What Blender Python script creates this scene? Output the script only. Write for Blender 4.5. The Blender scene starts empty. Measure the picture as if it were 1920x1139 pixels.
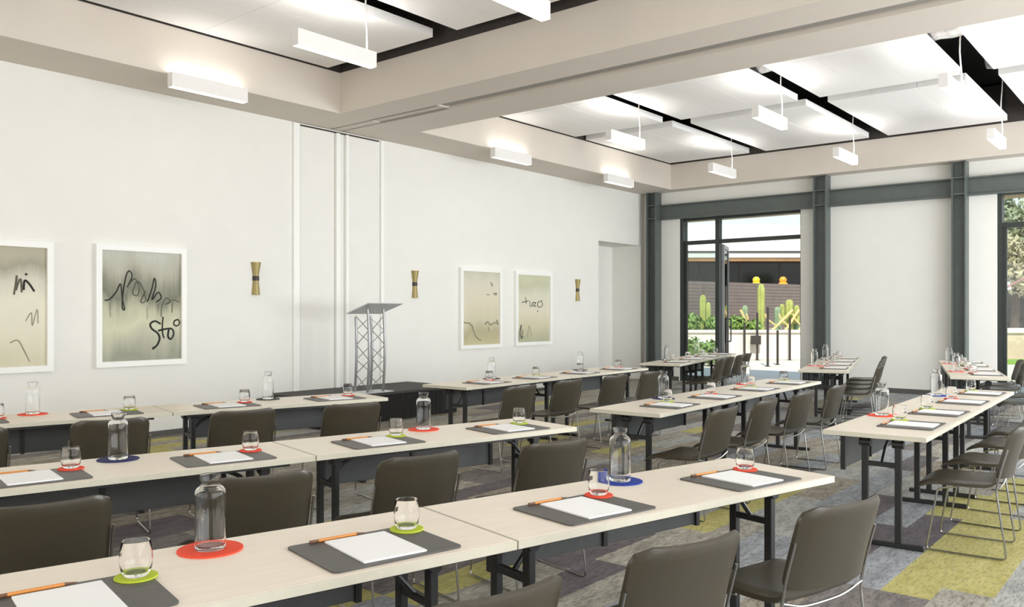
import bpy, bmesh, math, random
from mathutils import Vector, Matrix
random.seed(7)
S = bpy.context.scene
COL = S.collection
PI = math.pi
D = bpy.data

# ------------------------------------------------------------------ camera, sky, light, exposure
YAW = math.atan(1300 / 1580)
cam = D.objects.new('camera', D.cameras.new('camera'))
COL.objects.link(cam)
cam.location = (0, 0, 1.49)
cam.rotation_euler = (PI / 2, 0, YAW)
cam.data.sensor_width = 36
cam.data.lens = 1580 / 1920 * 36
cam.data.shift_y = 17.5 / 1920
cam.data.clip_start = 0.05
cam.data.clip_end = 300
S.camera = cam
FW = Vector((-math.sin(YAW), math.cos(YAW), 0))
RT = Vector((math.cos(YAW), math.sin(YAW), 0))

S.view_settings.view_transform = 'Standard'
S.view_settings.look = 'None'
S.view_settings.gamma = 1.0
S.view_settings.use_curve_mapping = False
S.view_settings.exposure = 0.0
S.cycles.use_denoising = True
S.cycles.max_bounces = 10
S.cycles.diffuse_bounces = 5
S.cycles.glossy_bounces = 4
S.cycles.transmission_bounces = 8
S.cycles.transparent_max_bounces = 12
S.cycles.sample_clamp_indirect = 6

world = D.worlds.new('world')
S.world = world
world.use_nodes = True
wn = world.node_tree.nodes
wl = world.node_tree.links
bg = wn['Background']
tc = wn.new('ShaderNodeTexCoord')
sep = wn.new('ShaderNodeSeparateXYZ')
wl.new(tc.outputs['Generated'], sep.inputs[0])
ramp = wn.new('ShaderNodeValToRGB')
ramp.color_ramp.elements[0].position = 0.0
ramp.color_ramp.elements[0].color = (1.0, 1.0, 0.97, 1)
ramp.color_ramp.elements[1].position = 0.6
ramp.color_ramp.elements[1].color = (0.42, 0.66, 1.0, 1)
e = ramp.color_ramp.elements.new(0.13)
e.color = (0.9, 0.97, 1.0, 1)
wl.new(sep.outputs['Z'], ramp.inputs[0])
wl.new(ramp.outputs[0], bg.inputs['Color'])
bg.inputs['Strength'].default_value = 1.2


def lamp(name, kind, loc, aim, energy, color=(1, 1, 1), size=None):
    l = D.lights.new(name, kind)
    l.energy = energy
    l.color = color
    if size:
        l.shape = 'RECTANGLE'
        l.size, l.size_y = size
    if kind == 'SUN':
        l.angle = math.radians(0.6)
    o = D.objects.new(name, l)
    COL.objects.link(o)
    o.location = loc
    o.rotation_euler = Vector(aim).to_track_quat('-Z', 'Y').to_euler()
    return o


lamp('sun', 'SUN', (0, -10, 20), (-0.35, 0.6, -0.78), 5.6, (1, 0.95, 0.86))
# daylight coming in through the window openings of the right-hand wall
lamp('window_daylight_side', 'AREA', (3.35, 3.6, 1.9), (-1, 0, -0.05), 405, (0.98, 0.98, 1.0), (8.6, 3.0))
lamp('window_daylight_side_far', 'AREA', (3.35, 12.4, 1.9), (-1, 0, -0.05), 670, (0.92, 0.96, 1.0), (7.0, 3.0))
lamp('rear_fill', 'AREA', (-3.6, -3.85, 1.9), (0, 1, -0.05), 235, (1.0, 0.97, 0.91), (10.5, 3.0))  # added fill panel out of frame; the rear wall has no opening


# ------------------------------------------------------------------ materials
def lin(c):
    return tuple(((v / 255) / 12.92 if v / 255 <= 0.04045 else ((v / 255 + 0.055) / 1.055) ** 2.4) for v in c)


def mat(name, rgb, rough=0.5, metal=0.0, var=0.0, scale=20.0, bump=0.0, stretch=(1, 1, 1), spec=0.5, detail=3.0):
    m = D.materials.new(name)
    m.use_nodes = True
    nt = m.node_tree
    p = nt.nodes['Principled BSDF']
    c = lin(rgb)
    p.inputs['Base Color'].default_value = (*c, 1)
    p.inputs['Roughness'].default_value = rough
    p.inputs['Metallic'].default_value = metal
    p.inputs['Specular IOR Level'].default_value = spec
    if var or bump:
        t = nt.nodes.new('ShaderNodeTexCoord')
        mp = nt.nodes.new('ShaderNodeMapping')
        mp.inputs['Scale'].default_value = stretch
        n = nt.nodes.new('ShaderNodeTexNoise')
        n.inputs['Scale'].default_value = scale
        n.inputs['Detail'].default_value = detail
        nt.links.new(t.outputs['Object'], mp.inputs[0])
        nt.links.new(mp.outputs[0], n.inputs['Vector'])
        if var:
            r = nt.nodes.new('ShaderNodeValToRGB')
            r.color_ramp.elements[0].position = 0.3
            r.color_ramp.elements[1].position = 0.7
            r.color_ramp.elements[0].color = (*[v * (1 - var) for v in c], 1)
            r.color_ramp.elements[1].color = (*[min(1, v * (1 + var)) for v in c], 1)
            nt.links.new(n.outputs['Fac'], r.inputs[0])
            nt.links.new(r.outputs[0], p.inputs['Base Color'])
        if bump:
            b = nt.nodes.new('ShaderNodeBump')
            b.inputs['Strength'].default_value = bump
            b.inputs['Distance'].default_value = 0.01
            nt.links.new(n.outputs['Fac'], b.inputs['Height'])
            nt.links.new(b.outputs[0], p.inputs['Normal'])
    return m


def emit(name, rgb, strength):
    m = D.materials.new(name)
    m.use_nodes = True
    nt = m.node_tree
    nt.nodes.remove(nt.nodes['Principled BSDF'])
    e_ = nt.nodes.new('ShaderNodeEmission')
    e_.inputs[0].default_value = (*rgb, 1)
    e_.inputs[1].default_value = strength
    nt.links.new(e_.outputs[0], nt.nodes['Material Output'].inputs[0])
    return m


def glass_vessel(name):
    m = D.materials.new(name)
    m.use_nodes = True
    p = m.node_tree.nodes['Principled BSDF']
    p.inputs['Base Color'].default_value = (1, 1, 1, 1)
    p.inputs['Roughness'].default_value = 0.0
    p.inputs['IOR'].default_value = 1.26
    p.inputs['Transmission Weight'].default_value = 1.0
    return m


def pane_glass(name):
    m = D.materials.new(name)
    m.use_nodes = True
    nt = m.node_tree
    nt.nodes.remove(nt.nodes['Principled BSDF'])
    tr = nt.nodes.new('ShaderNodeBsdfTransparent')
    tr.inputs[0].default_value = (0.93, 0.97, 0.96, 1)
    gl = nt.nodes.new('ShaderNodeBsdfGlossy')
    gl.inputs['Roughness'].default_value = 0.02
    fr = nt.nodes.new('ShaderNodeFresnel')
    fr.inputs[0].default_value = 1.45
    mx = nt.nodes.new('ShaderNodeMixShader')
    nt.links.new(fr.outputs[0], mx.inputs[0])
    nt.links.new(tr.outputs[0], mx.inputs[1])
    nt.links.new(gl.outputs[0], mx.inputs[2])
    nt.links.new(mx.outputs[0], nt.nodes['Material Output'].inputs[0])
    return m


def carpet(name, a, b, c):
    """distressed carpet plank: colour a worn to b, flecked with c, grain along the plank"""
    m = D.materials.new(name)
    m.use_nodes = True
    nt = m.node_tree
    p = nt.nodes['Principled BSDF']
    p.inputs['Roughness'].default_value = 0.85
    p.inputs['Specular IOR Level'].default_value = 0.35
    t = nt.nodes.new('ShaderNodeTexCoord')
    mp = nt.nodes.new('ShaderNodeMapping')
    mp.inputs['Scale'].default_value = (5.5, 1.6, 1)
    nt.links.new(t.outputs['Object'], mp.inputs[0])
    n1 = nt.nodes.new('ShaderNodeTexNoise')
    n1.inputs['Scale'].default_value = 2.2
    n1.inputs['Detail'].default_value = 6
    n1.inputs['Roughness'].default_value = 0.7
    nt.links.new(mp.outputs[0], n1.inputs['Vector'])
    r1 = nt.nodes.new('ShaderNodeValToRGB')
    r1.color_ramp.elements[0].position = 0.36
    r1.color_ramp.elements[1].position = 0.64
    r1.color_ramp.elements[0].color = (*lin(a), 1)
    r1.color_ramp.elements[1].color = (*lin(b), 1)
    nt.links.new(n1.outputs['Fac'], r1.inputs[0])
    mp2 = nt.nodes.new('ShaderNodeMapping')
    mp2.inputs['Scale'].default_value = (30, 7, 1)
    nt.links.new(t.outputs['Object'], mp2.inputs[0])
    n2 = nt.nodes.new('ShaderNodeTexNoise')
    n2.inputs['Scale'].default_value = 2.0
    n2.inputs['Detail'].default_value = 5
    n2.inputs['Roughness'].default_value = 0.75
    nt.links.new(mp2.outputs[0], n2.inputs['Vector'])
    r2 = nt.nodes.new('ShaderNodeValToRGB')
    r2.color_ramp.elements[0].position = 0.5
    r2.color_ramp.elements[1].position = 0.6
    r2.color_ramp.elements[0].color = (0, 0, 0, 1)
    r2.color_ramp.elements[1].color = (0.7, 0.7, 0.7, 1)
    nt.links.new(n2.outputs['Fac'], r2.inputs[0])
    mx = nt.nodes.new('ShaderNodeMix')
    mx.data_type = 'RGBA'
    nt.links.new(r2.outputs[0], mx.inputs[0])
    nt.links.new(r1.outputs[0], mx.inputs[6])
    mx.inputs[7].default_value = (*lin(c), 1)
    nt.links.new(mx.outputs[2], p.inputs['Base Color'])
    return m


def painting(name, stops, noise_scale, seed, amount):
    """abstract wash: colour bands down the sheet broken by noise and fine vertical drips"""
    m = D.materials.new(name)
    m.use_nodes = True
    nt = m.node_tree
    p = nt.nodes['Principled BSDF']
    p.inputs['Roughness'].default_value = 0.5
    t = nt.nodes.new('ShaderNodeTexCoord')
    s = nt.nodes.new('ShaderNodeSeparateXYZ')
    nt.links.new(t.outputs['Generated'], s.inputs[0])
    mp = nt.nodes.new('ShaderNodeMapping')
    mp.inputs['Scale'].default_value = (1, 1, 0.45)
    mp.inputs['Location'].default_value = (seed, seed * 2, 0)
    nt.links.new(t.outputs['Generated'], mp.inputs[0])
    n = nt.nodes.new('ShaderNodeTexNoise')
    n.inputs['Scale'].default_value = noise_scale
    n.inputs['Detail'].default_value = 5
    nt.links.new(mp.outputs[0], n.inputs['Vector'])
    mp2 = nt.nodes.new('ShaderNodeMapping')
    mp2.inputs['Scale'].default_value = (1, 22, 1.2)
    nt.links.new(t.outputs['Generated'], mp2.inputs[0])
    n2 = nt.nodes.new('ShaderNodeTexNoise')
    n2.inputs['Scale'].default_value = 1.6
    nt.links.new(mp2.outputs[0], n2.inputs['Vector'])
    def math_(op, a, b):
        k = nt.nodes.new('ShaderNodeMath')
        k.operation = op
        for i, v in enumerate((a, b)):
            if isinstance(v, (int, float)):
                k.inputs[i].default_value = v
            else:
                nt.links.new(v, k.inputs[i])
        return k.outputs[0]
    d1 = math_('MULTIPLY', math_('SUBTRACT', n.outputs['Fac'], 0.5), amount)
    d2 = math_('MULTIPLY', math_('SUBTRACT', n2.outputs['Fac'], 0.5), amount * 0.22)
    z = math_('ADD', math_('ADD', s.outputs['Z'], d1), d2)
    r = nt.nodes.new('ShaderNodeValToRGB')
    el = r.color_ramp.elements
    while len(el) > 1:
        el.remove(el[-1])
    el[0].position = stops[0][0]
    el[0].color = (*lin(stops[0][1]), 1)
    for pos, c in stops[1:]:
        q = el.new(pos)
        q.color = (*lin(c), 1)
    nt.links.new(z, r.inputs[0])
    nt.links.new(r.outputs[0], p.inputs['Base Color'])
    return m


M = dict(
    wall=mat('wall_paint', (236, 235, 229), 0.75, var=0.012, scale=3),
    soffit=mat('soffit_paint', (216, 207, 196), 0.8, var=0.012, scale=3),
    panelwhite=mat('acoustic_panel', (248, 246, 243), 0.85, var=0.01, scale=40),
    plenum=mat('plenum_black', (22, 19, 17), 0.9),
    plenumgrey=mat('plenum_frame', (62, 56, 52), 0.8, var=0.1),
    duct=mat('silver_duct', (150, 148, 146), 0.5, 0.25, var=0.3, scale=14, bump=0.6),
    track=mat('track_grey', (150, 145, 138), 0.6, var=0.06, scale=9),
    steel=mat('painted_steel', (88, 95, 92), 0.42, var=0.06, scale=6),
    frame=mat('door_frame_metal', (44, 50, 47), 0.4, var=0.05),
    framegrey=mat('door_leaf_metal', (120, 126, 126), 0.3, 0.5, var=0.05),
    baseboard=mat('baseboard_grey', (88, 86, 82), 0.6, var=0.05),
    stageblack=mat('stage_skirt', (22, 21, 20), 0.8, var=0.25, scale=30, stretch=(4, 4, 0.3)),
    stagedeck=mat('stage_deck', (66, 64, 62), 0.75, var=0.08, scale=40),
    laminate=mat('table_laminate', (240, 228, 210), 0.3, var=0.03, scale=5, stretch=(1, 7, 1)),
    edge=mat('table_edge', (208, 203, 184), 0.4, var=0.03),
    black=mat('table_leg_black', (34, 35, 35), 0.38, var=0.06),
    modesty=mat('modesty_panel', (72, 74, 74), 0.5, var=0.05, scale=60),
    uph=mat('chair_upholstery', (61, 55, 41), 0.34, var=0.05, scale=120, bump=0.04, spec=0.75),
    rod=mat('chair_rod_steel', (176, 176, 172), 0.22, 1.0, var=0.03),
    matte=mat('desk_mat_leather', (82, 80, 77), 0.42, var=0.06, scale=90, bump=0.12),
    paper=mat('note_paper', (250, 250, 249), 0.6, var=0.006, scale=8),
    pen=mat('pen_orange', (216, 140, 62), 0.4, var=0.05),
    pentip=mat('pen_tip', (112, 74, 48), 0.5, var=0.05),
    lime=mat('felt_lime', (188, 204, 52), 0.75, var=0.05, scale=90),
    red=mat('felt_red', (240, 78, 48), 0.75, var=0.05, scale=90),
    navy=mat('felt_navy', (30, 32, 92), 0.75, var=0.08, scale=90),
    blue=mat('felt_blue', (18, 54, 150), 0.75, var=0.08, scale=90),
    charcoal=mat('felt_charcoal', (66, 64, 66), 0.75, var=0.08, scale=90),
    glass=glass_vessel('clear_glass'),
    pane=pane_glass('window_pane'),
    frame_white=mat('picture_frame_white', (246, 246, 242), 0.45, var=0.006),
    ink=mat('ink_black', (38, 38, 36), 0.6, var=0.1),
    inkgrey=mat('ink_grey', (98, 98, 84), 0.7, var=0.2, scale=15),
    inkpale=mat('ink_pale', (150, 148, 126), 0.8, var=0.15, scale=15),
    brass=mat('brass', (164, 148, 98), 0.42, 0.4, var=0.18, scale=8, stretch=(1, 14, 0.3)),
    band=mat('sconce_band', (44, 38, 34), 0.45),
    alu=mat('lectern_aluminium', (150, 151, 152), 0.32, 0.7, var=0.05),
    plate=mat('lectern_plate', (206, 207, 207), 0.4, 0.3, var=0.03),
    fixture=mat('fixture_white', (236, 233, 230), 0.5, var=0.01),
    cable=mat('cable_white', (226, 222, 216), 0.5, var=0.02),
    glow=emit('lamp_diffuser', (1.0, 0.97, 0.91), 5.5),
    uplight=emit('lamp_uplight', (1.0, 0.97, 0.93), 50.0),
    uplight_soft=emit('lamp_uplight_soft', (1.0, 0.96, 0.9), 13.0),
    patio=mat('patio_concrete', (206, 194, 174), 0.9, var=0.05, scale=0.8),
    planter=mat('planter_concrete', (214, 206, 192), 0.9, var=0.05, scale=2),
    fence=mat('fence_brown', (116, 104, 97), 0.8, var=0.08, scale=3),
    fascia=mat('roof_fascia', (184, 190, 184), 0.6, var=0.04),
    eaves=mat('eaves_timber', (176, 140, 104), 0.7, var=0.1, scale=3),
    darkglass=mat('dark_window_glass', (20, 24, 20), 0.08, var=0.5, scale=0.6),
    render=mat('white_render', (238, 238, 232), 0.9, var=0.02, scale=1),
    post=mat('post_dark', (52, 46, 42), 0.5, var=0.08),
    leaf=mat('leaf_green', (112, 138, 62), 0.6, var=0.35, scale=4),
    leafdark=mat('leaf_dark', (70, 92, 52), 0.6, var=0.35, scale=4),
    leafgrey=mat('leaf_grey_green', (142, 148, 112), 0.6, var=0.3, scale=3),
    blossom=mat('leaf_olive_pale', (176, 166, 132), 0.7, var=0.25, scale=3),
    cactus=mat('cactus_green', (158, 164, 88), 0.7, var=0.15, scale=6),
    aloe=mat('aloe_green', (132, 152, 118), 0.6, var=0.15, scale=6),
    straw=mat('agave_stalk', (214, 184, 124), 0.8, var=0.1, scale=6),
    bark=mat('bark_brown', (70, 54, 44), 0.9, var=0.3, scale=6),
    rock=mat('boulder_pale', (196, 194, 186), 0.9, var=0.12, scale=4, bump=0.3),
    yellow=mat('glazed_yellow', (236, 190, 40), 0.4, var=0.04),
    orange=mat('glazed_orange', (232, 150, 36), 0.4, var=0.04),
    lawn=mat('lawn_green', (128, 160, 62), 0.9, var=0.15, scale=12),
    tanwall=mat('garden_wall_tan', (190, 172, 146), 0.9, var=0.06, scale=2),
    canopy=mat('canopy_timber', (196, 164, 122), 0.7, var=0.1, scale=2, stretch=(1, 8, 1)),
    hedge=mat('hedge_shadow_green', (34, 34, 26), 0.9, var=0.5, scale=3),  # shadow under the trees put into a near-black foliage colour
    pink=mat('branch_pinkish', (150, 106, 98), 0.7, var=0.1),
)


# ------------------------------------------------------------------ mesh helpers
class MB:
    def __init__(self):
        self.b = bmesh.new()

    def box(self, x0, x1, y0, y1, z0, z1, rot=None, at=None, bev=0.0):
        g = bmesh.ops.create_cube(self.b, size=1)
        vs = g['verts']
        for v in vs:
            v.co = Vector(((x0 + x1) / 2 + v.co.x * (x1 - x0), (y0 + y1) / 2 + v.co.y * (y1 - y0), (z0 + z1) / 2 + v.co.z * (z1 - z0)))
        if bev:
            es = list({e_ for v in vs for e_ in v.link_edges})
            r = bmesh.ops.bevel(self.b, geom=es, offset=bev, segments=2, affect='EDGES', profile=0.5)
            vs = list({v for f in r['faces'] for v in f.verts} | {v for v in vs if v.is_valid})
        if rot is not None:
            for v in vs:
                v.co = rot @ v.co
        if at is not None:
            for v in vs:
                v.co += Vector(at)
        return self

    def tube(self, pts, r, seg=8, cap=True, radii=None):
        pts = [Vector(p) for p in pts]
        n = len(pts)
        rings = []
        up = None
        for i, p in enumerate(pts):
            d = (pts[min(i + 1, n - 1)] - pts[max(i - 1, 0)]).normalized()
            if up is None:
                a = Vector((0, 0, 1)) if abs(d.z) < 0.9 else Vector((1, 0, 0))
                up = (a - d * a.dot(d)).normalized()
            else:
                up = (up - d * up.dot(d))
                up = up.normalized() if up.length > 1e-6 else d.orthogonal().normalized()
            s = d.cross(up)
            rr = radii[i] if radii else r
            rings.append([self.b.verts.new(p + (up * math.cos(2 * PI * k / seg) + s * math.sin(2 * PI * k / seg)) * rr) for k in range(seg)])
        for i in range(n - 1):
            for k in range(seg):
                self.b.faces.new((rings[i][k], rings[i][(k + 1) % seg], rings[i + 1][(k + 1) % seg], rings[i + 1][k]))
        if cap:
            self.b.faces.new(rings[0][::-1])
            self.b.faces.new(rings[-1])
        return self

    def lathe(self, prof, seg=24, at=(0, 0, 0), closed=False):
        at = Vector(at)
        rings = []
        for r, z in prof:
            if r < 1e-6:
                rings.append([self.b.verts.new(at + Vector((0, 0, z)))])
            else:
                rings.append([self.b.verts.new(at + Vector((r * math.cos(2 * PI * k / seg), r * math.sin(2 * PI * k / seg), z))) for k in range(seg)])
        m = len(rings)
        for i in range(m if closed else m - 1):
            A, B = rings[i], rings[(i + 1) % m]
            for k in range(seg):
                a0, a1 = A[k % len(A)], A[(k + 1) % len(A)]
                b0, b1 = B[k % len(B)], B[(k + 1) % len(B)]
                vs = []
                for v in (a0, a1, b1, b0):
                    if v not in vs:
                        vs.append(v)
                if len(vs) > 2:
                    self.b.faces.new(vs)
        return self

    def poly(self, pts):
        self.b.faces.new([self.b.verts.new(Vector(p)) for p in pts])
        return self

    def prism(self, outline, z0, z1):
        """outline [(x,y)] extruded in z"""
        lo = [self.b.verts.new((x, y, z0)) for x, y in outline]
        hi = [self.b.verts.new((x, y, z1)) for x, y in outline]
        n = len(lo)
        self.b.faces.new(lo[::-1])
        self.b.faces.new(hi)
        for i in range(n):
            self.b.faces.new((lo[i], lo[(i + 1) % n], hi[(i + 1) % n], hi[i]))
        return self

    def solid_grid(self, fn_top, fn_bot, nu, nv):
        T = [[self.b.verts.new(fn_top(i / nu, j / nv)) for j in range(nv + 1)] for i in range(nu + 1)]
        B = [[self.b.verts.new(fn_bot(i / nu, j / nv)) for j in range(nv + 1)] for i in range(nu + 1)]
        for i in range(nu):
            for j in range(nv):
                self.b.faces.new((T[i][j], T[i + 1][j], T[i + 1][j + 1], T[i][j + 1]))
                self.b.faces.new((B[i][j], B[i][j + 1], B[i + 1][j + 1], B[i + 1][j]))
        for i in range(nu):
            self.b.faces.new((T[i][0], B[i][0], B[i + 1][0], T[i + 1][0]))
            self.b.faces.new((T[i + 1][nv], B[i + 1][nv], B[i][nv], T[i][nv]))
        for j in range(nv):
            self.b.faces.new((T[0][j + 1], B[0][j + 1], B[0][j], T[0][j]))
            self.b.faces.new((T[nu][j], B[nu][j], B[nu][j + 1], T[nu][j + 1]))
        return self

    def leaves(self, center, rad, n, size, rnd, shell=0.45):
        c = Vector(center)
        for _ in range(n):
            d = Vector((rnd.gauss(0, 1), rnd.gauss(0, 1), rnd.gauss(0, 1))).normalized()
            k = shell + (1 - shell) * rnd.random()
            p = c + Vector((d.x * rad[0], d.y * rad[1], d.z * rad[2])) * k
            nrm = (d + Vector((rnd.gauss(0, .5), rnd.gauss(0, .5), rnd.gauss(0, .5)))).normalized()
            a = nrm.orthogonal().normalized()
            a = Matrix.Rotation(rnd.random() * 6.28, 3, nrm) @ a
            b_ = nrm.cross(a)
            s = size * (0.6 + 0.8 * rnd.random())
            self.poly([p - a * s, p - b_ * s * 0.42, p + a * s, p + b_ * s * 0.42])
        return self

    def build(self, name, m, parent=None, smooth=False):
        bmesh.ops.recalc_face_normals(self.b, faces=self.b.faces)
        me = D.meshes.new(name)
        self.b.to_mesh(me)
        self.b.free()
        for q in (m if isinstance(m, (list, tuple)) else [m]):
            me.materials.append(q)
        if smooth:
            for f in me.polygons:
                f.use_smooth = True
            me.set_sharp_from_angle(angle=math.radians(42))
        o = D.objects.new(name, me)
        COL.objects.link(o)
        if parent is not None:
            o.parent = parent
        return o


def tag(o, label, cat, group=None):
    o['label'] = label
    o['category'] = cat
    if group:
        o['group'] = group
    return o


def thing(name, label, cat, loc=(0, 0, 0), rz=0.0, group=None):
    o = D.objects.new(name, None)
    o.empty_display_size = 0.1
    COL.objects.link(o)
    o.location = loc
    o.rotation_euler = (0, 0, rz)
    return tag(o, label, cat, group)


def struct(o):
    o['kind'] = 'structure'
    return o


def struct_empty(name, loc=(0, 0, 0)):
    o = D.objects.new(name, None)
    COL.objects.link(o)
    o.location = loc
    return struct(o)


def dup(root, label, loc, rz, group=None):
    """copy of a thing with copies of its parts and sub-parts"""
    def rec(o, parent):
        c = o.copy()
        COL.objects.link(c)
        c.parent = parent
        for ch in o.children:
            rec(ch, c)
        return c
    c = rec(root, None)
    c['label'] = label
    if group:
        c['group'] = group
    c.location = loc
    c.rotation_euler = (0, 0, rz)
    return c


def fillet(pts, r, n=4):
    """round the inner corners of a polyline"""
    pts = [Vector(p) for p in pts]
    out = [pts[0]]
    for i in range(1, len(pts) - 1):
        a, b_, c = pts[i - 1], pts[i], pts[i + 1]
        rr = min(r, (a - b_).length * 0.45, (c - b_).length * 0.45)
        p0 = b_ + (a - b_).normalized() * rr
        p1 = b_ + (c - b_).normalized() * rr
        for k in range(n + 1):
            t = k / n
            out.append((1 - t) ** 2 * p0 + 2 * t * (1 - t) * b_ + t * t * p1)
    out.append(pts[-1])
    return out


def smooth_line(pts, n=6):
    pts = [Vector(p) for p in pts]
    out = []
    for i in range(len(pts) - 1):
        p0, p1, p2, p3 = pts[max(i - 1, 0)], pts[i], pts[i + 1], pts[min(i + 2, len(pts) - 1)]
        for k in range(n):
            t = k / n
            out.append(0.5 * ((2 * p1) + (p2 - p0) * t + (2 * p0 - 5 * p1 + 4 * p2 - p3) * t * t + (3 * p1 - p0 - 3 * p2 + p3) * t ** 3))
    out.append(pts[-1])
    return out


# ------------------------------------------------------------------ room shell
XW, YF = -9.8, 16.6            # left wall plane, far wall plane
XR, YB = 3.5, -4.0             # right and rear walls (outside the frame)
ZS, ZP = 4.15, 4.69            # soffit underside, top of the coffer faces
XS = -8.91                     # face of the left soffit

# floor: carpet planks 0.25 x 1.0 m laid along the room, staggered
plank_mats = [
    carpet('carpet_grey_warm', (134, 130, 119), (176, 172, 158), (86, 82, 74)),
    carpet('carpet_grey_cool', (126, 129, 132), (164, 167, 170), (90, 92, 95)),
    carpet('carpet_grey_dark', (100, 95, 92), (134, 128, 124), (72, 68, 66)),
    carpet('carpet_grey_pale', (144, 144, 140), (180, 180, 174), (104, 104, 100)),
    carpet('carpet_taupe', (128, 119, 106), (168, 160, 144), (78, 71, 62)),
    carpet('carpet_yellow', (164, 156, 88), (186, 178, 116), (132, 126, 84)),
    carpet('carpet_mauve', (88, 82, 84), (110, 104, 106), (64, 60, 62)),
]
PW, PL = 0.25, 1.0
x_lo, x_hi, y_lo, y_hi = -10.6, 3.6, -4.0, 16.9
fl = MB()
nx = int(math.ceil((x_hi - x_lo) / PW))
rf = random.Random(21)
offs = [rf.choice((0, 0.25, 0.5, 0.75)) for _ in range(nx)]
yellow_at = [(-1.29, 5.25), (-0.95, 5.9), (-1.15, 6.3), (-1.42, 7.0), (-1.2, 7.0), (-1.41, 7.73), (-1.32, 8.65), (-0.9, 6.9), (-2.3, 9.4),
             (-2.7, 6.2), (-9.45, 5.0), (-9.05, 4.9), (-4.87, 8.05), (-7.38, 11.55), (-9.69, 11.3), (-3.4, 2.9), (-3.25, 3.35), (-4.8, 15.2),
             (-4.9, 9.95), (-6.5, 4.4), (-9.0, 6.2), (-6.4, 9.7), (-6.1, 8.2), (-0.6, 8.9), (-0.7, 7.6)]
mauve_at = [(-1.51, 6.32), (-2.28, 8.7), (-5.63, 2.75), (-2.68, 3.62), (-5.4, 2.3), (-4.8, 5.2), (-4.67, 6.06), (-1.7, 5.3), (-3.9, 8.1), (-2.0, 7.2)]
kinds = {}
def cell(x, y):
    i = int((x - x_lo) / PW)
    return i, int(math.floor((y - y_lo + offs[i]) / PL))
for p_ in yellow_at:
    kinds[cell(*p_)] = 5
for p_ in mauve_at:
    kinds[cell(*p_)] = 6
fm = []
for i in range(nx):
    x0 = x_lo + i * PW
    j = 0
    y = y_lo - offs[i]
    while y < y_hi:
        a, b_ = max(y, y_lo), min(y + PL, y_hi)
        if b_ > a:
            fl.poly([(x0, a, 0), (x0 + PW, a, 0), (x0 + PW, b_, 0), (x0, b_, 0)])
            k = kinds.get((i, j))
            if k is None:
                window_cast = min(1, max(0, (x0 + 5) / 4 + (y - 4) / 10))  # cool, pale cast of window light put into the plank mix, right and far
                k = rf.choices((0, 1, 2, 3, 4, 6), (3 - 2 * window_cast, 0.4 + 3.4 * window_cast, 1.0, 0.6 + 1.5 * window_cast, 2.4 - 1.6 * window_cast, 0.25))[0]
                if rf.random() < 0.012:
                    k = 5
            fm.append(k)
        y += PL
        j += 1
floor = fl.build('floor', plank_mats)
for f, k in zip(floor.data.polygons, fm):
    f.material_index = k
# all planks must face up
bm_ = bmesh.new()
bm_.from_mesh(floor.data)
for f in bm_.faces:
    if f.normal.z < 0:
        f.normal_flip()
bm_.to_mesh(floor.data)
bm_.free()
struct(floor)

# left wall with the recess near the far corner
w = MB()
w.box(XW - 0.25, XW, YB, 14.76, 0, 5.4)
w.box(XW - 0.25, XW, 14.76, YF + 0.25, 3.0, 5.4)
w.box(XW - 0.85, XW - 0.75, 14.6, YF + 0.25, 0, 3.0)
w.box(XW - 0.75, XW - 0.25, 14.6, 14.76, 0, 3.0)
w.box(XW - 0.75, XW, 16.46, YF, 0, 3.0)
w.box(XW - 0.85, XW - 0.25, 14.6, YF + 0.25, 3.0, 3.2)
struct(w.build('wall_left', M['wall']))

# far wall with door opening and window opening
DX0, DX1, DZ = -8.9, -6.22, 3.57
WX0, WX1 = -2.78, 1.2
w = MB()
w.box(XW - 0.25, DX0, YF, YF + 0.25, 0, 5.4)
w.box(DX0, DX1, YF, YF + 0.25, DZ, 5.4)
w.box(DX1, WX0, YF, YF + 0.25, 0, 5.4)
w.box(WX0, WX1, YF, YF + 0.25, 3.6, 5.4)
w.box(WX1, XR + 0.25, YF, YF + 0.25, 0, 5.4)
struct(w.build('wall_far', M['wall']))
# right wall with window openings, solid rear wall, outside the frame
w = MB()
w.box(XR, XR + 0.25, YB, YF, 0, 0.4)
w.box(XR, XR + 0.25, YB, YF, 3.4, 5.4)
for y0, y1 in ((YB, -0.8), (8.0, 8.8), (16.0, YF)):
    w.box(XR, XR + 0.25, y0, y1, 0.4, 3.4)
struct(w.build('wall_right', M['wall']))
w = MB()
w.box(XW - 0.25, XR + 0.25, YB - 0.25, YB, 0, 5.4)
struct(w.build('wall_rear', M['wall']))

b = MB().box(XW - 0.25, XR + 0.25, YB - 0.25, YF + 0.25, 5.4, 5.6)
struct(b.build('ceiling', M['plenum']))

# soffits around the two ceiling bays and the cross beam with its partition track
b = MB().box(XW, XS, YB, YF, ZS, ZP)
struct(b.build('trim_1', M['soffit']))
b = MB().box(XS, 2.6, 16.23, YF, ZS, ZP)
struct(b.build('trim_2', M['soffit']))
b = MB().box(2.6, XR, YB, YF, ZS, ZP)
struct(b.build('trim_3', M['soffit']))
b = MB().box(XS, 2.6, YB, -3.2, ZS, ZP)
struct(b.build('trim_4', M['soffit']))
b = MB()
b.box(XS, 2.6, 7.22, 7.72, ZS, ZP)
b.box(XS, 2.6, 7.98, 8.70, ZS, ZP)
b.box(XS, 2.6, 7.72, 7.98, ZS + 0.1, ZP)
b.box(XS, -7.62, 7.72, 7.98, ZS + 0.012, ZS + 0.1)
struct(b.build('trim_5', M['soffit']))
b = MB()
b.box(-7.62, 2.6, 7.725, 7.975, ZS + 0.07, ZS + 0.098)
b.box(-7.62, 2.6, 7.80, 7.90, ZS + 0.03, ZS + 0.07)
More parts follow.
